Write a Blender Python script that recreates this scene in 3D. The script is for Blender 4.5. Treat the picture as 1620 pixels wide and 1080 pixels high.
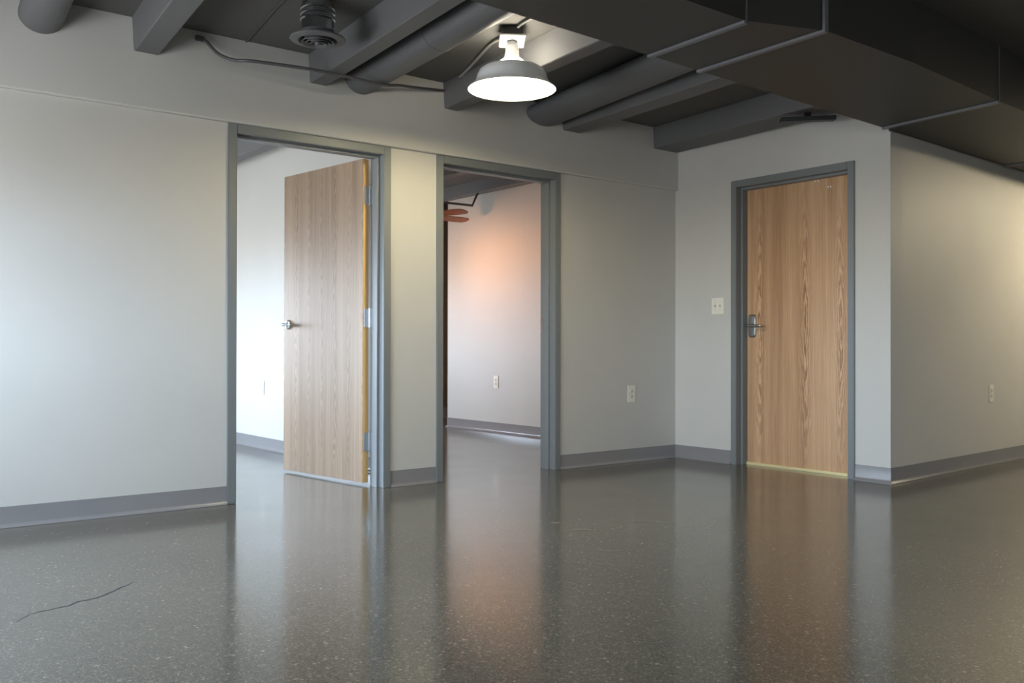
import bpy, bmesh, math, random
from mathutils import Vector, Matrix
random.seed(4)
S = bpy.context.scene
for o in list(bpy.data.objects): bpy.data.objects.remove(o)
C = S.collection

# ------------------------------------------------------------------ camera
yaw, pitch, roll = math.radians(38.176), math.radians(0.332), math.radians(0.095)
F = Vector((math.sin(yaw)*math.cos(pitch), math.cos(yaw)*math.cos(pitch), math.sin(pitch)))
R0 = Vector((math.cos(yaw), -math.sin(yaw), 0)); U0 = R0.cross(F)
R1 = R0*math.cos(roll)+U0*math.sin(roll); U1 = -R0*math.sin(roll)+U0*math.cos(roll)
cam_d = bpy.data.cameras.new('camera'); cam = bpy.data.objects.new('camera', cam_d); C.objects.link(cam)
M = Matrix((R1, U1, -F)).transposed().to_4x4(); M.translation = Vector((-5.5415, -4.9765, 0.8609))
cam.matrix_world = M
cam_d.sensor_width = 36; cam_d.lens = 1481.4/1620*36; cam_d.clip_start = .05
S.camera = cam

# ------------------------------------------------------------------ exposure
S.view_settings.view_transform = 'Standard'; S.view_settings.look = 'None'
S.view_settings.gamma = 1; S.view_settings.use_curve_mapping = False
S.view_settings.exposure = 0.45

# ------------------------------------------------------------------ daylight (overcast sky, pale ground)
SKY = 21.0
w = bpy.data.worlds.new('sky'); S.world = w; w.use_nodes = True
nt = w.node_tree; nt.nodes.clear()
wo = nt.nodes.new('ShaderNodeOutputWorld'); bg = nt.nodes.new('ShaderNodeBackground')
tc = nt.nodes.new('ShaderNodeTexCoord'); sp = nt.nodes.new('ShaderNodeSeparateXYZ')
mr = nt.nodes.new('ShaderNodeMapRange'); mr.inputs[1].default_value = -.05; mr.inputs[2].default_value = .08
mx = nt.nodes.new('ShaderNodeMix'); mx.data_type = 'RGBA'
mx.inputs[6].default_value = (.36, .37, .38, 1); mx.inputs[7].default_value = (.675, .82, 1.0, 1)
nt.links.new(tc.outputs['Generated'], sp.inputs[0]); nt.links.new(sp.outputs['Z'], mr.inputs[0])
nt.links.new(mr.outputs[0], mx.inputs[0]); nt.links.new(mx.outputs[2], bg.inputs[0])
bg.inputs[1].default_value = SKY; nt.links.new(bg.outputs[0], wo.inputs[0])

# window openings: (kind, plane, u0, u1, z0, z1); portals guide the daylight sampling
WIN_LEFT = [(-2.3, -.35, .84, 1.84), (-8.0, -6.1, .75, 2.05)]      # main room, wall x = -6.05
WIN_ROOM1 = [(1.15, 3.2, .6, 1.85)]                                 # room 1, wall x = -6.05
WIN_ROOM2 = [(-5.2, -3.6, .5, 1.8), (-1.9, -.8, .7, 1.85)]        # rooms 1 and 2, wall y = 4.43
XL = -6.05; YF = 4.43
def portal(loc, rot, sx, sy):
    l = bpy.data.lights.new('window_portal', 'AREA'); l.shape = 'RECTANGLE'; l.size = sx; l.size_y = sy
    l.cycles.is_portal = True
    o = bpy.data.objects.new('window_portal', l); C.objects.link(o); o.location = loc; o.rotation_euler = rot
for a, b, z0, z1 in WIN_LEFT+WIN_ROOM1:
    portal((XL-.16, (a+b)/2, (z0+z1)/2), (0, -math.pi/2, 0), z1-z0, b-a)
for a, b, z0, z1 in WIN_ROOM2:
    portal(((a+b)/2, YF+.16, (z0+z1)/2), (-math.pi/2, 0, 0), b-a, z1-z0)

# ------------------------------------------------------------------ materials
def mat(name, col, rough=.6, metal=0, bump=None, emit=None, spec=.5, coat=0):
    m = bpy.data.materials.new(name); m.use_nodes = True; n = m.node_tree; b = n.nodes['Principled BSDF']
    b.inputs['Base Color'].default_value = (*col, 1); b.inputs['Roughness'].default_value = rough
    b.inputs['Metallic'].default_value = metal; b.inputs['Specular IOR Level'].default_value = spec
    b.inputs['Coat Weight'].default_value = coat
    if emit:
        b.inputs['Emission Color'].default_value = (*emit[0], 1); b.inputs['Emission Strength'].default_value = emit[1]
    if bump:
        t = n.nodes.new('ShaderNodeTexCoord'); x = n.nodes.new('ShaderNodeTexNoise'); x.inputs['Scale'].default_value = bump[0]
        x.inputs['Detail'].default_value = 3
        n.links.new(t.outputs['Object'], x.inputs['Vector'])
        u = n.nodes.new('ShaderNodeBump'); u.inputs['Strength'].default_value = bump[1]; u.inputs['Distance'].default_value = bump[2]
        n.links.new(x.outputs['Fac'], u.inputs['Height']); n.links.new(u.outputs[0], b.inputs['Normal'])
        # faint tone variation of the paint itself
        x2 = n.nodes.new('ShaderNodeTexNoise'); x2.inputs['Scale'].default_value = 2.3; x2.inputs['Detail'].default_value = 5
        n.links.new(t.outputs['Object'], x2.inputs['Vector'])
        h = n.nodes.new('ShaderNodeMapRange'); h.inputs[3].default_value = .95; h.inputs[4].default_value = 1.05
        n.links.new(x2.outputs['Fac'], h.inputs[0])
        v = n.nodes.new('ShaderNodeMix'); v.data_type = 'RGBA'; v.blend_type = 'MULTIPLY'; v.inputs[0].default_value = 1
        v.inputs[6].default_value = (*col, 1); n.links.new(h.outputs[0], v.inputs[7]); n.links.new(v.outputs[2], b.inputs['Base Color'])
    return m
def s2l(*c): return tuple(((x/255)/12.92 if x/255 <= .04045 else ((x/255+.055)/1.055)**2.4) for x in c)

m_wall = mat('wall_paint', s2l(202, 200, 194), .55, bump=(240, .25, .0015))
m_ceil = mat('ceiling_paint', s2l(90, 89, 87), .7, bump=(60, .4, .002))
m_beam = mat('beam_paint', s2l(103, 103, 104), .6, bump=(60, .3, .002))
m_duct = mat('duct_paint', s2l(96, 97, 99), .5, bump=(30, .15, .002))
m_trunk = mat('trunk_duct_paint', s2l(60, 59, 56), .55, bump=(12, .15, .003))
m_seam = mat('seam_metal', s2l(112, 113, 118), .45, bump=(40, .2, .001))
m_frame = mat('frame_paint', s2l(124, 128, 129), .42, bump=(150, .15, .001))
m_base = mat('rubber_base', s2l(134, 132, 133), .26, bump=(200, .15, .001))
m_chrome = mat('brushed_chrome', (.62, .63, .65), .22, 1)
m_hinge = mat('satin_steel', (.5, .52, .54), .35, 1)
m_dsteel = mat('aged_steel', (.5, .5, .49), .3, 1)
m_galv = mat('galvanised_metal', (.5, .51, .53), .2, 1, bump=(25, .3, .004))
m_plate = mat('ivory_plastic', s2l(236, 232, 218), .35)
m_plate2 = mat('ivory_plastic_face', s2l(214, 209, 194), .4)
m_slot = mat('slot_dark', (.02, .02, .02), .6)
m_black = mat('black_plastic', (.012, .012, .012), .45)
m_cable = mat('painted_conduit', s2l(84, 83, 84), .45)
m_litconduit = mat('lamplit_conduit', s2l(165, 163, 158), .4, .3)  # conduit by the lamp: the lamp's light put into a lighter colour
m_shade = mat('white_enamel', (.8, .82, .82), .25)
m_porc = mat('white_porcelain', (.5, .5, .5), .3)
m_brass = mat('brass_strip', (.86, .74, .4), .4, .3)
m_edge = mat('door_edge_wood', s2l(236, 192, 124), .5, bump=(40, .1, .001))
m_blade = mat('fan_blade_wood', s2l(126, 72, 46), .5, bump=(60, .1, .001))
m_fanbody = mat('fan_metal', (.08, .06, .05), .4, .6)
m_screw = mat('white_screw', (.9, .9, .9), .4)
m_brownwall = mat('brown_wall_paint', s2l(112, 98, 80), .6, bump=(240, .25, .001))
m_crack = mat('crack_dark', s2l(38, 38, 48), .6)
m_winframe = mat('window_frame_paint', s2l(90, 92, 95), .5, bump=(100, .1, .001))

def wood(name, light, dark, strips, z0, zs, ringscale, flip, kr=.8, kg=.7):
    m = bpy.data.materials.new(name); m.use_nodes = True; n = m.node_tree; L = n.links; b = n.nodes['Principled BSDF']
    N = lambda t: n.nodes.new(t)
    def math_(op, a, b_=None):
        x = N('ShaderNodeMath'); x.operation = op
        for i, v in enumerate((a, b_)):
            if v is None: continue
            if isinstance(v, (int, float)): x.inputs[i].default_value = v
            else: L.new(v, x.inputs[i])
        return x.outputs[0]
    t = N('ShaderNodeTexCoord'); s = N('ShaderNodeSeparateXYZ'); L.new(t.outputs['Object'], s.inputs[0])
    X, Z = s.outputs[0], s.outputs[2]
    nz = N('ShaderNodeTexNoise'); nz.inputs['Scale'].default_value = 1; nz.inputs['Detail'].default_value = 2
    mp = N('ShaderNodeMapping'); mp.inputs['Scale'].default_value = (7, 7, 1.6); L.new(t.outputs['Object'], mp.inputs[0]); L.new(mp.outputs[0], nz.inputs['Vector'])
    wob = math_('MULTIPLY', math_('SUBTRACT', nz.outputs['Fac'], .5), .05)
    w_ = .91/strips
    u = math_('SUBTRACT', math_('PINGPONG', math_('ADD', math_('ADD', X, wob), w_*.5), w_), w_*.5)   # -w/2..w/2, book matched
    idx = math_('FLOOR', math_('DIVIDE', X, w_))
    if not flip:
        xw = math_('ADD', X, wob)
        u = math_('MINIMUM', math_('ABSOLUTE', math_('SUBTRACT', xw, .17)), math_('MINIMUM', math_('ABSOLUTE', math_('SUBTRACT', xw, .56)), math_('ABSOLUTE', math_('SUBTRACT', xw, .83))))
    zz = math_('ADD', Z, -z0)
    if flip:
        zz = math_('SUBTRACT', math_('PINGPONG', math_('ADD', Z, .1), zs), zs*.5)
    d = math_('SQRT', math_('ADD', math_('POWER', u, 2.0), math_('POWER', math_('MULTIPLY', zz, ringscale), 2.0)))
    jag = N('ShaderNodeTexNoise'); jag.inputs['Scale'].default_value = 1; jag.inputs['Detail'].default_value = 4
    mpj = N('ShaderNodeMapping'); mpj.inputs['Scale'].default_value = (60, 60, 9); L.new(t.outputs['Object'], mpj.inputs[0]); L.new(mpj.outputs[0], jag.inputs['Vector'])
    rings = math_('SINE', math_('MULTIPLY', math_('ADD', math_('ADD', d, math_('MULTIPLY', wob, .5)), math_('MULTIPLY', math_('SUBTRACT', jag.outputs['Fac'], .5), .022)), 560.0))
    amp = math_('MAXIMUM', math_('SUBTRACT', 1.0, math_('MULTIPLY', d, 16.0)), 0.06)
    ringv = math_('MULTIPLY', math_('MULTIPLY', rings, amp), .5)
    g = N('ShaderNodeTexNoise'); g.inputs['Scale'].default_value = 1; g.inputs['Detail'].default_value = 6; g.inputs['Roughness'].default_value = .65
    mp2 = N('ShaderNodeMapping'); mp2.inputs['Scale'].default_value = (170, 170, 2.2); L.new(t.outputs['Object'], mp2.inputs[0]); L.new(mp2.outputs[0], g.inputs['Vector'])
    g2 = N('ShaderNodeTexNoise'); g2.inputs['Scale'].default_value = 1; g2.inputs['Detail'].default_value = 3
    mp3 = N('ShaderNodeMapping'); mp3.inputs['Scale'].default_value = (14, 14, .35); L.new(t.outputs['Object'], mp3.inputs[0]); L.new(mp3.outputs[0], g2.inputs['Vector'])
    v = math_('ADD', math_('ADD', math_('MULTIPLY', g.outputs['Fac'], .75), math_('MULTIPLY', g2.outputs['Fac'], kg)), math_('MULTIPLY', ringv, kr))
    cr = N('ShaderNodeValToRGB'); cr.color_ramp.elements[0].position = .35; cr.color_ramp.elements[1].position = 1.0
    cr.color_ramp.elements[0].color = (*dark, 1); cr.color_ramp.elements[1].color = (*light, 1); L.new(v, cr.inputs[0])
    L.new(cr.outputs[0], b.inputs['Base Color']); b.inputs['Roughness'].default_value = .38
    return m
m_oak = wood('oak_veneer_warm', s2l(224, 184, 144), s2l(150, 108, 74), 3, .95, 1, .06, False)
m_oak2 = wood('oak_veneer_ash', s2l(176, 150, 125), s2l(116, 96, 77), 6, 1.1, .34, .13, True, .42, .85)

def floor_mat():
    m = bpy.data.materials.new('polished_concrete'); m.use_nodes = True; n = m.node_tree; L = n.links; b = n.nodes['Principled BSDF']
    N = lambda t: n.nodes.new(t); t = N('ShaderNodeTexCoord')
    def vor(scale): 
        v = N('ShaderNodeTexVoronoi'); v.inputs['Scale'].default_value = scale; L.new(t.outputs['Object'], v.inputs['Vector']); return v
    def noise(scale, det=4):
        v = N('ShaderNodeTexNoise'); v.inputs['Scale'].default_value = scale; v.inputs['Detail'].default_value = det; L.new(t.outputs['Object'], v.inputs['Vector']); return v
    def ramp(src, pts):
        r = N('ShaderNodeValToRGB'); e = r.color_ramp.elements
        while len(e) < len(pts): e.new(.5)
        for i, (p, c) in enumerate(pts): e[i].position = p; e[i].color = (*c, 1)
        L.new(src, r.inputs[0]); return r.outputs[0]
    def mix(f, a, b_, mode='MIX'):
        x = N('ShaderNodeMix'); x.data_type = 'RGBA'; x.blend_type = mode
        for i, v in ((0, f), (6, a), (7, b_)):
            if isinstance(v, (int, float)): x.inputs[i].default_value = v
            elif isinstance(v, tuple): x.inputs[i].default_value = (*v, 1)
            else: L.new(v, x.inputs[i])
        return x.outputs[2]
    base = ramp(noise(1.4).outputs['Fac'], [(.3, s2l(86, 82, 70)), (.7, s2l(100, 95, 82))])
    # sand grains
    g = vor(210); sx = N('ShaderNodeSeparateColor'); L.new(g.outputs['Color'], sx.inputs[0])
    grain = ramp(sx.outputs[0], [(0, s2l(52, 50, 46)), (.3, s2l(86, 84, 78)), (.72, s2l(100, 98, 92)), (.9, s2l(128, 121, 110)), (1, s2l(168, 160, 146))])
    c1 = mix(.4, base, grain)
    # stones: the cells whose random value passes a threshold
    p = vor(75); sp_ = N('ShaderNodeSeparateColor'); L.new(p.outputs['Color'], sp_.inputs[0])
    stone = ramp(sp_.outputs[0], [(0, s2l(50, 48, 48)), (.25, s2l(112, 92, 78)), (.5, s2l(150, 142, 128)), (.75, s2l(120, 108, 92)), (1, s2l(190, 183, 168))])
    lim = N('ShaderNodeMath'); lim.operation = 'GREATER_THAN'; lim.inputs[1].default_value = .86; L.new(sp_.outputs[1], lim.inputs[0])
    dd = N('ShaderNodeMath'); dd.operation = 'LESS_THAN'; dd.inputs[1].default_value = .42; L.new(p.outputs['Distance'], dd.inputs[0])
    mm = N('ShaderNodeMath'); mm.operation = 'MULTIPLY'; L.new(lim.outputs[0], mm.inputs[0]); L.new(dd.outputs[0], mm.inputs[1])
    mk = N('ShaderNodeMath'); mk.operation = 'MULTIPLY'; mk.inputs[1].default_value = .45; L.new(mm.outputs[0], mk.inputs[0])
    c2 = mix(mk.outputs[0], c1, stone)
    L.new(c2, b.inputs['Base Color'])
    rr = N('ShaderNodeMapRange'); rr.inputs[3].default_value = .10; rr.inputs[4].default_value = .19
    L.new(noise(3.1, 5).outputs['Fac'], rr.inputs[0]); L.new(rr.outputs[0], b.inputs['Roughness'])
    b.inputs['IOR'].default_value = 1.55
    bp_ = N('ShaderNodeBump'); bp_.inputs['Strength'].default_value = .12; bp_.inputs['Distance'].default_value = .002
    L.new(noise(9, 2).outputs['Fac'], bp_.inputs['Height']); L.new(bp_.outputs[0], b.inputs['Normal'])
    return m
m_floor = floor_mat()

# ------------------------------------------------------------------ helpers
def box(bm, x0, x1, y0, y1, z0, z1, bev=0):
    vs = [bm.verts.new((x, y, z)) for x in (x0, x1) for y in (y0, y1) for z in (z0, z1)]
    fs = [(0, 1, 3, 2), (4, 6, 7, 5), (0, 4, 5, 1), (2, 3, 7, 6), (0, 2, 6, 4), (1, 5, 7, 3)]
    fc = [bm.faces.new([vs[i] for i in f]) for f in fs]
    if bev:
        es = list({e for f in fc for e in f.edges})
        bmesh.ops.bevel(bm, geom=es, offset=bev, segments=2, affect='EDGES')
def prism(bm, pts, p0, p1):
    """extrude polygon: pts are lists of two 3D rings"""
    a = [bm.verts.new(p0(p)) for p in pts]; b = [bm.verts.new(p1(p)) for p in pts]; n = len(pts)
    bm.faces.new(a); bm.faces.new(list(reversed(b)))
    for i in range(n): bm.faces.new([a[i], b[i], b[(i+1) % n], a[(i+1) % n]])
def tube(bm, pts, r, seg=10):
    pts = [Vector(p) for p in pts]; rings = []
    up = Vector((0, 0, 1))
    for i, p in enumerate(pts):
        d = (pts[min(i+1, len(pts)-1)]-pts[max(i-1, 0)]).normalized()
        a = d.cross(up if abs(d.z) < .95 else Vector((1, 0, 0))).normalized(); b = a.cross(d)
        rr = r[i] if isinstance(r, (list, tuple)) else r
        rings.append([bm.verts.new(p+(a*math.cos(t)+b*math.sin(t))*rr) for t in [2*math.pi*k/seg for k in range(seg)]])
    for i in range(len(rings)-1):
        for k in range(seg):
            bm.faces.new([rings[i][k], rings[i][(k+1) % seg], rings[i+1][(k+1) % seg], rings[i+1][k]])
    bm.faces.new(rings[0]); bm.faces.new(list(reversed(rings[-1])))
def lathe(bm, prof, seg=48, c=(0, 0, 0), close=False):
    """prof: (r, z) list, revolved about z through c"""
    rings = []
    for r, z in prof:
        if r < 1e-6: rings.append([bm.verts.new((c[0], c[1], c[2]+z))])
        else: rings.append([bm.verts.new((c[0]+r*math.cos(2*math.pi*k/seg), c[1]+r*math.sin(2*math.pi*k/seg), c[2]+z)) for k in range(seg)])
    pairs = list(zip(rings, rings[1:]))
    if close: pairs.append((rings[-1], rings[0]))
    for a, b in pairs:
        for k in range(seg):
            k2 = (k+1) % seg
            if len(a) == 1 and len(b) == 1: continue
            if len(a) == 1: bm.faces.new([a[0], b[k], b[k2]])
            elif len(b) == 1: bm.faces.new([a[k], b[0], a[k2]])
            else: bm.faces.new([a[k], b[k], b[k2], a[k2]])
def smooth_path(pts, n=6):
    P = [Vector(p) for p in pts]; out = []
    for i in range(len(P)-1):
        p0, p1, p2, p3 = P[max(i-1, 0)], P[i], P[i+1], P[min(i+2, len(P)-1)]
        for k in range(n):
            t = k/n
            out.append(.5*((2*p1)+(-p0+p2)*t+(2*p0-5*p1+4*p2-p3)*t*t+(-p0+3*p1-3*p2+p3)*t**3))
    return out+[P[-1]]
def obj(name, bm, m, parent=None, smooth=False, loc=None):
    bmesh.ops.recalc_face_normals(bm, faces=bm.faces)
    me = bpy.data.meshes.new(name); bm.to_mesh(me); bm.free()
    me.materials.append(m)
    if smooth:
        for p in me.polygons: p.use_smooth = True
        try: me.set_sharp_from_angle(angle=math.radians(35))
        except Exception: pass
    o = bpy.data.objects.new(name, me); C.objects.link(o)
    if loc: o.location = loc
    if parent: o.parent = parent
    return o
def bx(name, m, *a, parent=None, bev=0):
    bm = bmesh.new(); box(bm, *a, bev=bev); return obj(name, bm, m, parent)
def thing(name, label, cat, loc=(0, 0, 0), group=None, rz=0):
    o = bpy.data.objects.new(name, None); C.objects.link(o); o.location = loc; o.rotation_euler = (0, 0, rz)
    o.empty_display_size = .1
    return tag(o, label, cat, group)
def tag(o, label, cat, group=None):
    o['label'] = label; o['category'] = cat
    if group: o['group'] = group
    return o
def struct(o, label=None, cat=None):
    o['kind'] = 'structure'
    if label: o['label'] = label
    if cat: o['category'] = cat
    return o

# ------------------------------------------------------------------ dimensions
CZ = 2.54; SZ = 2.083                      # ceiling, soffit / frame top
D1 = (-3.606, -2.581); D2 = (-2.244, -1.202)
D3 = (-1.554, -.549)
T = .14
XR, YB = 8.0, -9.0
YC = -1.801; A3 = math.tan(math.radians(3.29))

# ------------------------------------------------------------------ shell
bm = bmesh.new(); box(bm, XL-.2, XR+.2, YB-.2, YF+.2, -.2, 0); floor = struct(obj('floor', bm, m_floor), 'polished speckled grey concrete floor', 'floor')
bm = bmesh.new(); box(bm, XL-.2, XR+.2, YB-.2, YF+.2, CZ, CZ+.2); struct(obj('ceiling', bm, m_ceil), 'dark grey painted concrete ceiling', 'ceiling')

# long wall with the two doorways; its upper band stands 28 mm proud
bm = bmesh.new()
for a, b in ((XL, D1[0]), (D1[1], D2[0]), (D2[1], 0.0)): box(bm, a, b, 0, T, 0, SZ)
q = [(-.028, CZ), (-.028, SZ+.009), (-.0255, SZ+.003), (-.020, SZ+.001), (T, SZ+.001), (T, CZ)]
prism(bm, q, lambda p: (XL, p[0], p[1]), lambda p: (0, p[0], p[1]))
struct(obj('wall_back', bm, m_wall), 'long pale grey wall with two doorways', 'wall')
# wall with the closed door
bm = bmesh.new()
box(bm, 0, .14, D3[1], T, 0, CZ); box(bm, 0, .14, YC, D3[0], 0, 2.23); box(bm, 0, .14, D3[0], D3[1], SZ, 2.23)
box(bm, 0, .14, YC+.012, D3[1], 2.2301, CZ)
struct(obj('wall_door_side', bm, m_wall), 'short pale grey wall holding the closed door', 'wall')
bm = bmesh.new()
q = [(.1401, YC+A3*.1401), (XR, YC+A3*XR), (XR, YC+A3*XR+.14), (.1401, YC+A3*.14+.14)]
prism(bm, q, lambda p: (p[0], p[1], 0), lambda p: (p[0], p[1], CZ))
struct(obj('wall_right', bm, m_wall), 'beige grey wall running off to the right under the duct', 'wall')
# unseen outer walls with their windows
def wall_with_holes_x(x0, x1, ya, yb, holes):
    bm = bmesh.new(); ys = ya
    for a, b, z0, z1 in sorted(holes):
        box(bm, x0, x1, ys, a, 0, CZ); box(bm, x0, x1, a, b, 0, z0); box(bm, x0, x1, a, b, z1, CZ); ys = b
    box(bm, x0, x1, ys, yb, 0, CZ); return bm
struct(obj('wall_left', wall_with_holes_x(XL-.2, XL, YB, YF+.2, WIN_LEFT+WIN_ROOM1), m_wall), 'outer wall with windows', 'wall')
struct(bx('wall_behind', m_wall, XL-.2, XR+.2, YB-.2, YB, 0, CZ), 'wall behind the viewer', 'wall')
struct(bx('wall_far_right', m_wall, XR, XR+.2, YB, YF+.2, 0, CZ), 'end wall far to the right', 'wall')
bm = bmesh.new(); xs = XL
for a, b, z0, z1 in WIN_ROOM2:
    box(bm, xs, a, YF, YF+.2, 0, CZ); box(bm, a, b, YF, YF+.2, 0, z0); box(bm, a, b, YF, YF+.2, z1, CZ); xs = b
box(bm, xs, .3, YF, YF+.2, 0, CZ)
struct(obj('wall_room_far', bm, m_wall), 'far wall of the two side rooms', 'wall')
struct(bx('wall_alcove', m_brownwall, .3, 2.2, YF, YF+.2, 0, CZ), 'brown wall strip deep inside the middle doorway', 'wall')
struct(bx('wall_alcove_end', m_brownwall, 2.2, 2.4, 3.264, YF+.2, 0, CZ), 'end wall of the alcove', 'wall')
# partitions of the rooms behind
X1, X2 = -2.318, .164
struct(bx('wall_partition', m_wall, X1, -2.19, T, YF, 0, CZ), 'pale partition seen through the left doorway', 'wall')
bm = bmesh.new(); box(bm, X2, X2+.14, T, 3.404, 0, CZ); box(bm, X2+.1401, 2.2, 3.264, 3.404, 0, CZ)
struct(obj('wall_middle_room', bm, m_wall), 'pink lit wall seen through the middle doorway', 'wall')

# windows
def window(n, axis, plane, a, b, z0, z1):
    bm = bmesh.new(); f = .05
    def bb(u0, u1, w0, w1, d0, d1):
        if axis == 'x': box(bm, plane-d1, plane-d0, u0, u1, w0, w1)
        else: box(bm, u0, u1, plane+d0, plane+d1, w0, w1)
    bb(a, b, z0, z0+f, .06, .12); bb(a, b, z1-f, z1, .06, .12); bb(a, a+f, z0+f, z1-f, .06, .12); bb(b-f, b, z0+f, z1-f, .06, .12)
    k = max(1, round((b-a)/1.1))
    for i in range(1, k): u = a+(b-a)*i/k; bb(u-.02, u+.02, z0+f, z1-f, .07, .11)
    return struct(obj('window_%d' % n, bm, m_winframe), 'metal framed window number %d in the outer wall' % n, 'window')
n = 1
for a, b, z0, z1 in WIN_LEFT+WIN_ROOM1: window(n, 'x', XL, a, b, z0, z1); n += 1
for a, b, z0, z1 in WIN_ROOM2: window(n, 'y', YF, a, b, z0, z1); n += 1

# ------------------------------------------------------------------ rubber cove bases
def cove(name, pts, side, label, h=.1):
    """pts: polyline on the wall foot; side +1/-1: which side (left normal * side) the base sticks out"""
    bm = bmesh.new()
    prof = [(0.0005, h), (.0035, h), (.004, h-.004), (.004, .021), (.0055, .017), (.0115, .010), (.017, .0045), (.0185, .003), (.0185, 0.0003), (.0005, 0.0003)]
    rings = []
    P = [Vector((x, y, 0)) for x, y in pts]
    for i, p in enumerate(P):
        ds = []
        if i > 0: ds.append((P[i]-P[i-1]).normalized())
        if i < len(P)-1: ds.append((P[i+1]-P[i]).normalized())
        ns = [Vector((-d.y, d.x, 0))*side for d in ds]
        nn = sum(ns, Vector())/len(ns); nn = nn/nn.dot(ns[0])
        rings.append([bm.verts.new(p+nn*a+Vector((0, 0, z))) for a, z in prof])
    for a, b in zip(rings, rings[1:]):
        for k in range(len(prof)): bm.faces.new([a[k], a[(k+1) % len(prof)], b[(k+1) % len(prof)], b[k]])
    bm.faces.new(rings[0]); bm.faces.new(list(reversed(rings[-1])))
    return struct(obj(name, bm, m_base, smooth=True), label, 'baseboard')
cove('baseboard_left', [(XL, 0), (D1[0]-.001, 0)], -1, 'grey rubber base left of the left doorway')
cove('baseboard_between_doors', [(D1[1]+.001, 0), (D2[0]-.001, 0)], -1, 'short grey rubber base between the two doorways')
cove('baseboard_corner', [(D2[1]+.001, 0), (0, 0), (0, D3[1]+.001)], -1, 'grey rubber base turning the inside corner')
cove('baseboard_right', [(0, D3[0]-.001), (0, YC), (.14, YC), (XR, YC+A3*XR)], -1, 'grey rubber base turning the outside corner to the right')
cove('baseboard_left_room', [(X1, YF), (X1, T)], -1, 'grey rubber base inside the left doorway')
cove('baseboard_middle_room', [(X2+.5, 3.404), (X2, 3.404), (X2, T)], -1, 'grey rubber base inside the middle doorway')
cove('baseboard_alcove', [(X2+.2, YF), (2.2, YF)], -1, 'dark base of the alcove wall', h=.13)

# ------------------------------------------------------------------ door frames and doors
def frame_bm(width, depth=T, proud=.012, face=.05, stop=(.045, .102), sw=.016):
    """in a local frame: x along wall from 0 to width, y into wall, z up"""
    bm = bmesh.new()
    y0, y1 = -proud, depth+proud
    box(bm, 0, face, y0, y1, 0, SZ, bev=.003)
    box(bm, width-face, width, y0, y1, 0, SZ, bev=.003)
    box(bm, face, width-face, y0, y1, SZ-face, SZ, bev=.003)
    a, b = stop
    box(bm, face, face+sw, a, b, 0.0005, SZ-face)
    box(bm, width-face-sw, width-face, a, b, 0.0005, SZ-face)
    box(bm, face+sw, width-face-sw, a, b, SZ-face-sw, SZ-face)
    return bm
def lever(parent, pos, out, direction, metal, escut=False):
    """out: +-1 along local y; direction: +-1 along local x"""
    bm = bmesh.new()
    def Pt(x, y, z): return (pos[0]+x, pos[1]+y*out, pos[2]+z)
    if escut:
        pr = []
        for k in range(24):
            t = 2*math.pi*k/24; cx, cz = math.cos(t), math.sin(t)
            pr.append((math.copysign(abs(cx)**.45, cx)*.033, math.copysign(abs(cz)**.4, cz)*.085))
        a = [bm.verts.new(Pt(x, .001, z)) for x, z in pr]; b = [bm.verts.new(Pt(x*.97, .012, z*.985)) for x, z in pr]; c_ = [bm.verts.new(Pt(x*.8, .018, z*.92)) for x, z in pr]
        for r1, r2 in ((a, b), (b, c_)):
            for k in range(24): bm.faces.new([r1[k], r1[(k+1) % 24], r2[(k+1) % 24], r2[k]])
        bm.faces.new(a); bm.faces.new(c_)
        nm = 'escutcheon'
    else:
        rr = [(.033, .001), (.033, .008), (.030, .013), (.018, .016), (.015, .02)]
        rings = [[bm.verts.new(Pt(r*math.cos(2*math.pi*k/28), y, r*math.sin(2*math.pi*k/28))) for k in range(28)] for r, y in rr]
        for r1, r2 in zip(rings, rings[1:]):
            for k in range(28): bm.faces.new([r1[k], r1[(k+1) % 28], r2[(k+1) % 28], r2[k]])
        bm.faces.new(rings[0]); bm.faces.new(rings[-1])
        nm = 'rose'
    obj(nm, bm, metal, parent, smooth=True)
    bm = bmesh.new()
    pts = smooth_path([Pt(0, .016, 0), Pt(0, .045, 0), Pt(direction*.012, .058, 0), Pt(direction*.05, .06, 0), Pt(direction*.105, .058, -.002), Pt(direction*.118, .05, -.003)], 5)
    tube(bm, pts, [.0115-.003*i/(len(pts)-1) for i in range(len(pts))], 12)
    obj('lever', bm, metal, parent, smooth=True)
    if escut:
        bm = bmesh.new(); p = Pt(0, .018, .05)
        tube(bm, [p, (p[0], p[1]+.006*out, p[2])], .012, 16)
        obj('keyhole', bm, m_dsteel, parent, smooth=True)
def hinge(parent, x, y, z, name='hinge', h=.114, leafdirs=((1, 0), (0, 1))):
    bm = bmesh.new()
    tube(bm, [(x, y, z-h/2), (x, y, z+h/2)], .0075, 12)
    for k in (-1, 1): tube(bm, [(x, y, z+k*h/2), (x, y, z+k*(h/2+.006))], .005, 10)
    for dx, dy in leafdirs:
        px, py = -dy*.0015, dx*.0015
        vs = []
        for s_, t_ in ((0, -1), (1, -1), (1, 1), (0, 1)):
            vs.append((x+dx*.04*s_+px*t_, y+dy*.04*s_+py*t_))
        prism(bm, vs, lambda p: (p[0], p[1], z-h/2), lambda p: (p[0], p[1], z+h/2))
    return obj(name, bm, m_hinge, parent, smooth=True)
# --- door 1 (left doorway, standing open into the room behind)
d1 = struct(thing('door_1', 'open oak door in the left doorway with grey metal frame', 'door', (D1[0], 0, 0)))
W1_ = D1[1]-D1[0]
obj('door_frame', frame_bm(W1_), m_frame, d1)
leafW, leafH, leafT = .912, 2.012, .044
def leaf_bm(): bm = bmesh.new(); box(bm, 0, leafW, 0, leafT, 0, leafH, bev=.0015); return bm
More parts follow.
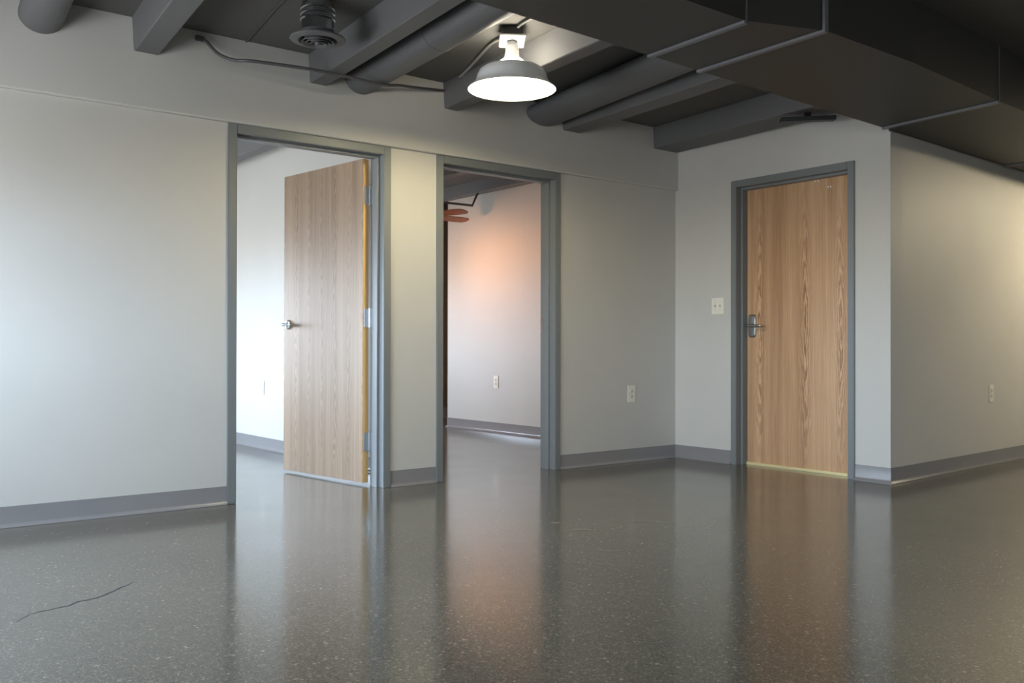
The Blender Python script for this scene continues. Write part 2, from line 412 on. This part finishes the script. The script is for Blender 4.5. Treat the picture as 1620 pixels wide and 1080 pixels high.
# pivot at hinge pin; local leaf x from hinge to latch, y=0 face = side facing this room
px_, py_ = W1_-.05, .165
ang = math.radians(90+6.9)
# the leaf's x axis after opening points into the room behind
lf = obj('door_leaf', leaf_bm(), m_oak2, d1)
ux = Vector((math.cos(ang), math.sin(ang), 0))          # hinge -> latch
uy = Vector((math.cos(ang-math.pi/2), math.sin(ang-math.pi/2), 0))
# visible face is the one turned to -x: let local y run towards +x
lf.rotation_euler = (0, 0, ang)
lf.location = Vector((px_-.005, py_+.002, .016))   # local y = rotated (+90) -> towards -x; shift so faces sit right
bm = bmesh.new(); box(bm, -.0006, .0002, .0015, leafT-.0015, .002, leafH-.002)
obj('edge_band', bm, m_edge, lf)
lever(lf, (leafW-.062, leafT, 1.0-.016+.01), 1, -1, m_chrome)
lever(lf, (leafW-.062, 0, 1.0-.016+.01), -1, -1, m_chrome)
bm = bmesh.new(); box(bm, leafW-.0005, leafW+.0012, .009, leafT-.009, .965, 1.035); obj('latch_plate', bm, m_chrome, lf)
pin = Vector((px_-.0025, py_-.006, 0))
for z in (.27, 1.04, 1.80):
    hinge(d1, pin.x, pin.y, z, leafdirs=((0, -1), (-.994, -.113)))
# --- door 2 (middle doorway; its door is folded away out of sight, only the strike shows)
d2 = struct(thing('door_2', 'grey metal frame of the middle doorway', 'door', (D2[0], 0, 0)))
W2_ = D2[1]-D2[0]
obj('door_frame', frame_bm(W2_), m_frame, d2)
bx('strike_plate', m_dsteel, W2_-.0515, W2_-.0495, .108, .148, .965, 1.085, parent=d2)
# --- door 3 (closed)
d3 = struct(thing('door_3', 'closed oak door with grey metal frame and steel lever', 'door', (0, D3[1], 0), rz=-math.pi/2))
W3_ = D3[1]-D3[0]
obj('door_frame', frame_bm(W3_, stop=(.045, .100)), m_frame, d3)
bm = bmesh.new(); box(bm, .052, W3_-.052, .1005, .144, .014, SZ-.053, bev=.001)
lf3 = obj('door_leaf', bm, m_oak, d3)
lever(lf3, (.052+.062, .1005, 1.018), -1, 1, m_dsteel, escut=True)
for (u, z) in ((.641, 2.008), (.664, 2.008), (.740, 1.955), (.761, 1.955)):
    bm = bmesh.new(); tube(bm, [(u, .1005, z), (u, .098, z)], .006, 10); obj('screw', bm, m_screw, lf3, smooth=True)
bm = bmesh.new(); box(bm, .0665, W3_-.0665, .085, .0998, 0.0005, .018, bev=.002)
o = obj('threshold', bm, m_brass, d3); o['label'] = 'brass coloured strip under the door'

# ------------------------------------------------------------------ outlets and switches
def outlet(name, label, loc, rz, w_=.072, h_=.118, kind='outlet', group=None):
    """local: wall at y=0, room towards -y"""
    t = thing(name, label, 'switch' if kind == 'switch' else 'outlet', loc, group, rz)
    bm = bmesh.new(); box(bm, -w_/2, w_/2, -.006, 0, -h_/2, h_/2, bev=.002); obj('cover_plate', bm, m_plate, t)
    if kind == 'outlet':
        for s_ in (-1, 1):
            bm = bmesh.new(); pr = []
            for k in range(20):
                a = 2*math.pi*k/20; pr.append((.0165*math.cos(a), max(-.0125, min(.0125, .0165*math.sin(a)))))
            prism(bm, pr, lambda p: (p[0], -.006, s_*.0195+p[1]), lambda p: (p[0], -.0085, s_*.0195+p[1]))
            r_ = obj('socket', bm, m_plate2, t)
            bm = bmesh.new()
            for u in (-.0065, .0065): box(bm, u-.001, u+.001, -.0088, -.0084, s_*.0195-.002, s_*.0195+.006)
            box(bm, -.002, .002, -.0088, -.0084, s_*.0195-.009, s_*.0195-.006)
            obj('slot', bm, m_slot, r_)
        bm = bmesh.new(); tube(bm, [(0, -.006, 0), (0, -.0072, 0)], .003, 10); obj('screw', bm, m_hinge, t)
    elif kind == 'switch':
        for u in (-.023, .023):
            bm = bmesh.new(); box(bm, u-.006, u+.006, -.0075, -.006, -.013, .013); f_ = obj('switch_collar', bm, m_plate2, t)
            bm = bmesh.new(); prism(bm, [(-.0075, -.006), (-.018, .002), (-.018, .007), (-.0075, .006)], lambda p: (u-.004, p[0], p[1]), lambda p: (u+.004, p[0], p[1]))
            obj('toggle', bm, m_slot if False else m_plate2, f_)
            for z in (-.03, .03):
                bm = bmesh.new(); tube(bm, [(u, -.006, z), (u, -.0072, z)], .003, 10); obj('screw', bm, m_hinge, t)
    return t
outlet('wall_outlet', 'cream outlet between the middle doorway and the inside corner', (-.49, 0, .511), 0, .078, .126)
outlet('wall_outlet', 'cream outlet on the beige wall at the right edge of the photo', (1.54, YC+A3*1.54, .523), math.atan(A3), .078, .126)
outlet('wall_outlet', 'cream outlet on the pink lit wall inside the middle doorway', (X2, 2.537, .508), -math.pi/2, .078, .126)
outlet('wall_outlet', 'pale outlet on the bright wall inside the left doorway', (X1, 2.518, .515), -math.pi/2, .078, .126)
outlet('light_switch', 'white double toggle switch plate beside the closed door', (0, -.4235, 1.169), -math.pi/2, .118, .122, 'switch')

# ------------------------------------------------------------------ floor crack
bm = bmesh.new()
cr = [(-4.948, -1.721), (-4.896, -1.651), (-4.821, -1.631), (-4.769, -1.618), (-4.737, -1.587), (-4.678, -1.579), (-4.621, -1.535), (-4.576, -1.491), (-4.542, -1.465), (-4.507, -1.427)]
fine = []
for a, b in zip(cr, cr[1:]):
    for k in range(5):
        t = k/5; j = .003
        fine.append((a[0]+(b[0]-a[0])*t+random.uniform(-j, j), a[1]+(b[1]-a[1])*t+random.uniform(-j, j)))
fine.append(cr[-1]); prev = None
for i, p in enumerate(fine):
    wd = .0035*(1-abs(2*i/(len(fine)-1)-1)**3)+.0006
    a, b = bm.verts.new((p[0]+wd*.5, p[1]-wd, .0004)), bm.verts.new((p[0]-wd*.5, p[1]+wd, .0004))
    if prev: bm.faces.new([prev[0], a, b, prev[1]])
    prev = (a, b)
obj('crack', bm, m_crack, floor)

SCUFFS = [[(-2.565, -1.502), (-2.529, -1.498), (-2.504, -1.507)], [(-2.612, -1.684), (-2.549, -1.694), (-2.522, -1.753)], [(-2.265, -1.692), (-2.155, -1.735), (-2.088, -1.89)], [(-2.786, -2.054), (-2.775, -2.109), (-2.722, -2.15)]]
m_scuff = mat('pale_scuff', s2l(116, 113, 104), .25)
for pts in SCUFFS:
    bm = bmesh.new(); P = smooth_path([(x, y, .0004) for x, y in pts], 8); prev = None
    for i, p in enumerate(P):
        d = (P[min(i+1, len(P)-1)]-P[max(i-1, 0)]).normalized(); n_ = Vector((-d.y, d.x, 0))*(.019*math.sin(math.pi*i/(len(P)-1))+.001)
        a, b = bm.verts.new(p+n_), bm.verts.new(p-n_)
        if prev: bm.faces.new([prev[0], a, b, prev[1]])
        prev = (a, b)
    obj('scuff_mark', bm, m_scuff, floor)

# ------------------------------------------------------------------ ceiling joists (painted concrete), each its own thing
DUCT_Y = lambda x: YC-.014+.045*x          # far edge of the big trunk duct
def beam(x0, x1, zb, skew, ya, yb, label, wide=.006):
    """bottom edges x0..x1 at y=0; x drifts by skew per metre towards the viewer"""
    bm = bmesh.new()
    def ring(y):
        d = skew*(-y)
        return [bm.verts.new((x+d, y, z)) for x, z in ((x0-wide, CZ-.001), (x0+.004, zb+.004), (x0+.01, zb), (x1-.01, zb), (x1-.004, zb+.004), (x1+wide, CZ-.001))]
    a, b = ring(ya), ring(yb); n_ = 6
    for k in range(n_): bm.faces.new([a[k], a[(k+1) % n_], b[(k+1) % n_], b[k]])
    bm.faces.new(a); bm.faces.new(list(reversed(b)))
    return tag(obj('ceiling_beam', bm, m_beam), label, 'beam', None)
BE = [(-4.112, -3.978, 2.37, -.10, 'dark grey ceiling beam at the far left beside the leftmost pipe'),
      (-3.134, -3.018, 2.378, -.09, 'dark grey ceiling beam just right of the round air diffuser'),
      (-2.203, -2.087, 2.378, -.09, 'dark grey ceiling beam directly behind the pendant lamp'),
      (-1.20, -1.03, 2.385, -.10, 'dark grey ceiling beam right of the widest round duct'),
      (-.276, -.008, 2.378, -.09, 'dark grey ceiling beam at the top of the short wall')]
for x0, x1, zb, sk, lb in BE:
    beam(x0, x1, zb, sk, -.029, DUCT_Y(x0)+(.004 if x0 < -.5 else .22), lb)
beam(-5.09, -4.96, 2.37, -.1, -.029, DUCT_Y(-5)+.004, 'dark grey ceiling beam above the left edge of the photo')
for x0 in (-6.05, -5.07, -4.11, -3.13, -2.9+.0):
    pass
for i, x0 in enumerate((-4.55, -3.6, -2.62)):
    beam(x0, x0+.12, 2.40, 0, YF-.01, T+.01, ['dark ceiling beam inside the left room, far side', 'dark ceiling beam inside the left room seen at the doorway top', 'dark ceiling beam inside the left room beside the partition'][i])
for i, x0 in enumerate((-1.5, -.75, .01)):
    beam(x0, x0+.12, 2.42, 0, YF-.01 if i < 2 else 3.40, T+.01, ['dark ceiling beam inside the middle room, left one', 'dark ceiling beam across the top of the middle doorway', 'beam along the top of the pink lit wall'][i])
for i, x0 in enumerate((-5.2, -3.9, -2.6)):
    beam(x0, x0+.13, 2.42, -.05, -2.75, YB+.01, 'dark ceiling beam on the near side of the big duct, number %d from the left' % (i+1))

# ------------------------------------------------------------------ round and oval ducts
def pipe(xc, hw, zc, hh, skew, ya, yb, label, name='air_duct', collar=None):
    bm = bmesh.new(); seg = 36; rings = []
    def ring(y, k_=1.0): return [bm.verts.new((xc+skew*(-y)+hw*k_*math.cos(2*math.pi*k/seg), y, zc+hh*k_*math.sin(2*math.pi*k/seg))) for k in range(seg)]
    ys = [ya]; y = ya
    spec_ = [(ya, 1.0)]
    if collar:
        for c in collar: spec_ += [(c+.012, 1.0), (c+.01, 1.025), (c-.01, 1.025), (c-.012, 1.0)]
    spec_.append((yb, 1.0))
    rr = [ring(y, k_) for y, k_ in spec_]
    for a, b in zip(rr, rr[1:]):
        for k in range(seg): bm.faces.new([a[k], a[(k+1) % seg], b[(k+1) % seg], b[k]])
    bm.faces.new(rr[0]); bm.faces.new(list(reversed(rr[-1])))
    return tag(obj(name, bm, m_duct, smooth=True), label, 'duct')
pipe(-4.54, .102, 2.452, .085, -.11, -.029, DUCT_Y(-4.5)+.003, 'round dark grey duct meeting the wall at the top left corner', collar=(-.9,))
pipe(-2.80, .106, 2.452, .085, -.095, -.029, DUCT_Y(-2.8)+.003, 'round dark grey duct left of the pendant lamp', collar=(-1.0,))
pipe(-1.375, .150, 2.462, .075, -.165, -.029, DUCT_Y(-1.5)+.003, 'wide round dark grey duct right of the pendant lamp', collar=None)

# big trunk duct
trunk = thing('trunk_duct', 'big dark rectangular air duct across the upper right', 'duct', (0, 0, 0))
def tsec(x, yn): return [(x, DUCT_Y(x)), (x, yn)]
bm = bmesh.new(); secs = [(-6.04, -2.49), (-2.345, -2.497), (-1.97, -2.632), (-1.25, -2.632), (-.18, -2.56), (.141, -2.545), (.145, -2.545), (1.74, -2.48), (4.2, -2.36)]
secs = [(x, yn) for x, yn in secs]
rings = [[bm.verts.new((x, DUCT_Y(x), 2.232)), bm.verts.new((x, yn, 2.232)), bm.verts.new((x, yn, CZ-.002)), bm.verts.new((x, DUCT_Y(x), CZ-.002))] for x, yn in secs]
for a, b in zip(rings, rings[1:]):
    for k in range(4): bm.faces.new([a[k], a[(k+1) % 4], b[(k+1) % 4], b[k]])
bm.faces.new(rings[0]); bm.faces.new(list(reversed(rings[-1])))
obj('duct_body', bm, m_trunk, trunk)
for (xf, xn, yn) in ((-2.319, -2.345, -2.497), (-1.952, -1.984, -2.632), (-.118, -.20, -2.56), (1.715, 1.66, -2.48), (-4.3, -4.33, -2.49)):
    bm = bmesh.new(); h = .006; w_ = .013
    yf = DUCT_Y(xf)+.0015
    def strip(p0, p1, off):   # flange strip between two bottom points, with thickness off
        d = (Vector(p1)-Vector(p0)).normalized(); s_ = Vector((1, 0, 0))*w_
        vs = [Vector(p0)-s_, Vector(p0)+s_, Vector(p1)+s_, Vector(p1)-s_]
        a = [bm.verts.new(v) for v in vs]; b = [bm.verts.new(v+Vector(off)) for v in vs]
        bm.faces.new(a); bm.faces.new(list(reversed(b)))
        for k in range(4): bm.faces.new([a[k], b[k], b[(k+1) % 4], a[(k+1) % 4]])
    strip((xf, yf, 2.2318), (xn, yn-.002, 2.2318), (0, 0, -.012))
    w_ = .013 if xf == -1.952 else .004
    strip((xn, yn-.0005, 2.2200), (xn, yn-.0005, CZ-.004), (0, -.012 if xf == -1.952 else -.004, 0))
    obj('seam', bm, m_seam, trunk)

# ------------------------------------------------------------------ round ceiling diffuser on its drop
df = thing('air_diffuser', 'round dark louvred air diffuser hanging between the left ceiling beams', 'air diffuser', (-3.482, -.83, -.012))
bm = bmesh.new(); lathe(bm, [(.078, 2.39), (.078, 2.535), (.0, 2.535)], 40); 
for zz_ in (2.455, 2.480, 2.505): lathe(bm, [(.079, zz_-.008), (.086, zz_-.003), (.086, zz_+.003), (.079, zz_+.008)], 40)
obj('drop_pipe', bm, m_galv, df, smooth=True)
bm = bmesh.new(); lathe(bm, [(.078, 2.40), (.085, 2.375), (.132, 2.366), (.134, 2.361), (.130, 2.357), (.095, 2.352), (.086, 2.36), (.078, 2.385)], 56)
obj('flange', bm, m_duct, df, smooth=True)
for i, r in enumerate((.07, .052, .034)):
    bm = bmesh.new(); lathe(bm, [(r, 2.352-.004*i), (r+.009, 2.345-.004*i), (r+.008, 2.343-.004*i), (r-.004, 2.352-.004*i), (r-.008, 2.37), (r-.006, 2.37)], 44, close=True)
    obj('louvre_ring', bm, m_duct, df, smooth=True)
bm = bmesh.new(); lathe(bm, [(.0, 2.332), (.014, 2.334), (.016, 2.342), (.008, 2.35), (.006, 2.39), (0, 2.39)], 28); 
for k in range(3):
    a = k*2*math.pi/3; tube(bm, [(0, 0, 2.372), (.079*math.cos(a), .079*math.sin(a), 2.376)], .002, 6)
obj('hub', bm, m_duct, df, smooth=True)

# ------------------------------------------------------------------ pendant lamp
LX, LY = -2.495, -1.098
def pendant(label, LX, LY, zr, power, color, ring=40, low=False):
    t = thing('pendant_lamp', label, 'lamp', (LX, LY, 0))
    NT = 2.468
    kn = min(1, (NT-.02-(zr+.131))/.078)
    def P(z): return zr+.131+(z-2.352)*kn
    # junction box on ceiling, mounting plate (turned), porcelain neck, glowing vent collar, enamel shade
    rz = Matrix.Rotation(-yaw+math.radians(4), 4, 'Z')
    bm = bmesh.new(); box(bm, -.052, .052, -.052, .052, 2.492, CZ-.001, bev=.004); bmesh.ops.transform(bm, matrix=rz, verts=bm.verts); obj('junction_box', bm, m_cable, t)
    bm = bmesh.new(); box(bm, -.066, .066, -.066, .066, -.006, .006, bev=.003); bmesh.ops.transform(bm, matrix=Matrix.Translation((0, 0, 2.476))@rz@Matrix.Rotation(math.radians(-11), 4, 'X'), verts=bm.verts); obj('mounting_plate', bm, m_porc, t)
    bm = bmesh.new(); lathe(bm, [(.0, NT), (.024, NT), (.026, NT-.012), (.033, NT-.016), (.035, P(2.43)), (.037, P(2.405)), (.040, P(2.392)), (.048, P(2.380)), (.048, P(2.376)), (0, P(2.376))], 36)
    obj('neck', bm, m_porc, t, smooth=True)
    bm = bmesh.new(); lathe(bm, [(.0, P(2.375)), (.05, P(2.375)), (.064, P(2.366)), (.071, P(2.356)), (.071, P(2.352)), (0, P(2.352))], 40)
    obj('vent_collar', bm, mat('vent_glow', (1, 1, 1), .4, emit=((1, .9, .72), ring)), t, smooth=True)
    outer = [(.060, .131), (.10, .127), (.150, .110), (.172, .094), (.184, .070), (.190, .046), (.198, .030), (.214, .014), (.232, .002), (.234, -.003)]
    inner = [(.232, -.004), (.211, .010), (.194, .027), (.186, .045), (.180, .068), (.168, .090), (.147, .106), (.10, .122), (.060, .126)]
    bm = bmesh.new(); lathe(bm, [(r, zr+z) for r, z in outer+inner], 64, close=True); obj('shade', bm, m_shade, t, smooth=True)
    bm = bmesh.new(); lathe(bm, [(0, zr+.130), (.018, zr+.128), (.02, zr+.09), (.05, zr+.075), (.062, zr+.05), (.055, zr+.02), (.03, zr+.004), (0, zr)], 32)
    if low: bm.free(); bm = bmesh.new(); lathe(bm, [(0, zr+.129), (.016, zr+.128), (.018, zr+.06), (.03, zr+.045), (.036, zr+.015), (.028, zr-.011), (.012, zr-.023), (0, zr-.025)], 28)
    b = obj('bulb', bm, mat('bulb_glow', (1, 1, 1), .4, emit=(color, power)), t, smooth=True)
    return t
pendant('white enamel pendant lamp glowing under the ceiling', LX, LY, 2.221, 330, (1.0, .86, .55), 75)
pendant('white enamel pendant lamp with a bare bulb beside the long duct, far right', 3.15, -2.98, 2.30, 1750, (1.0, .85, .58), 10, True)

# conduits
def conduit(name, pts, r, label, cat='conduit', m=m_cable, n=5):
    bm = bmesh.new(); tube(bm, smooth_path(pts, n), r, 10)
    return tag(obj(name, bm, m, smooth=True), label, cat)
conduit('conduit', [(-2.535, -1.36, 2.53), (-2.53, -1.25, 2.528), (-2.515, -1.175, 2.525)], .008, 'thin dark conduit from the lamp box to the big duct')
conduit('conduit', [(-2.485, -1.0, 2.515), (-2.475, -.95, 2.522), (-2.44, -.82, 2.53), (-2.30, -.45, 2.53), (-2.215, -.21, 2.53)], .0085, 'conduit running from the lamp box along the ceiling behind the shade', m=m_litconduit)
cb = conduit('cable', [(-3.765, -.036, 2.500), (-3.744, -.05, 2.485), (-3.699, -.1, 2.417), (-3.644, -.18, 2.375), (-3.569, -.25, 2.366), (-3.295, -.32, 2.361), (-3.077, -.34, 2.356), (-2.834, -.33, 2.354), (-2.66, -.24, 2.398), (-2.50, -.14, 2.436), (-2.222, -.045, 2.484)], .009, 'dark sagging cable strung under the beams above the left doorway', 'cable', n=6)
bm = bmesh.new(); box(bm, -3.80, -3.752, -.05, -.0285, 2.485, 2.512, bev=.003); obj('bracket', bm, m_cable, cb)
conduit('conduit', [(-3.516, .0-.03, 2.535), (-3.57, -.4, 2.535), (-3.625, -.8, 2.535), (-3.72, -1.75, 2.535)], .004, 'hairline wire on the ceiling left of the air diffuser', 'wire')

# small black box under the last beam, standing in for an unidentified dark object
t = thing('black_box', 'small black wedge shaped box mounted beside the beam above the closed door', 'fixture', (-.30, -1.40, 2.325), rz=math.radians(42))
bm = bmesh.new(); prism(bm, [(-.06, .018), (.06, .018), (.055, .004), (-.05, -.008)], lambda p: (p[0], -.17, p[1]), lambda p: (p[0], .17, p[1])); obj('housing', bm, m_black, t)
bm = bmesh.new(); box(bm, -.02, .02, -.02, .02, .018, .052); obj('mount', bm, m_black, t)

# ------------------------------------------------------------------ ceiling fan in the middle room
FX, FY, FZ = -.645, 2.70, 2.13
fan = thing('ceiling_fan', 'ceiling fan with reddish wooden blades inside the middle doorway', 'ceiling fan', (FX, FY, 0))
bm = bmesh.new(); lathe(bm, [(0, 2.539), (.06, 2.539), (.055, 2.5), (.014, 2.48), (.014, 2.24), (.05, 2.235), (.1, 2.215), (.11, 2.17), (.09, 2.12), (.05, 2.10), (0, 2.10)], 36)
obj('motor_housing', bm, m_fanbody, fan, smooth=True)
a0 = math.atan2(2.156-FY, -.474-FX)
for k in range(5):
    a = a0+k*2*math.pi/5; ca, sa = math.cos(a), math.sin(a)
    bm = bmesh.new(); pt = math.radians(-13)
    rows = [(.16, .05), (.2, .058), (.45, .068), (.53, .06), (.565, .03)]
    top, bot = [], []
    for r, hw in rows:
        for lst, dz in ((top, .003), (bot, -.003)):
            lst.append([bm.verts.new((r*ca-s_*hw*math.cos(pt)*sa, r*sa+s_*hw*math.cos(pt)*ca, FZ+s_*hw*math.sin(pt)+dz)) for s_ in (-1, 1)])
    for i in range(len(rows)-1):
        bm.faces.new([top[i][0], top[i][1], top[i+1][1], top[i+1][0]]); bm.faces.new([bot[i][0], bot[i+1][0], bot[i+1][1], bot[i][1]])
        for s_ in (0, 1): bm.faces.new([top[i][s_], top[i+1][s_], bot[i+1][s_], bot[i][s_]])
    for i in (0, -1): bm.faces.new([top[i][0], top[i][1], bot[i][1], bot[i][0]])
    bl = obj('blade', bm, m_blade, fan)
    bm = bmesh.new(); tube(bm, [(.08*ca, .08*sa, 2.15), (.2*ca, .2*sa, FZ+.008)], .012, 8); obj('blade_arm', bm, m_fanbody, bl)
bm = bmesh.new(); lathe(bm, [(0, 2.10), (.03, 2.10), (.032, 2.06), (.06, 2.055), (.09, 2.01), (.10, 1.975), (.097, 1.975), (.085, 2.005), (.055, 2.045), (0, 2.048)], 32); obj('light_shade', bm, m_fanbody, fan, smooth=True)
mg = mat('warm_globe', (1, 1, 1), .4, emit=((1.0, .45, .19), 200))
bm = bmesh.new(); lathe(bm, [(0, 2.045), (.02, 2.04), (.045, 2.01), (.055, 1.97), (.045, 1.93), (.025, 1.91), (0, 1.905)], 28); obj('globe', bm, mg, fan, smooth=True)
conduit('conduit', [[-0.455, 2.7, 2.289], [-0.373, 2.7, 2.285], [-0.02, 2.7, 2.287], [0.051, 2.7, 2.4250000000000003]], .012, 'short black pipe under the ceiling beside the fan blades', n=1)
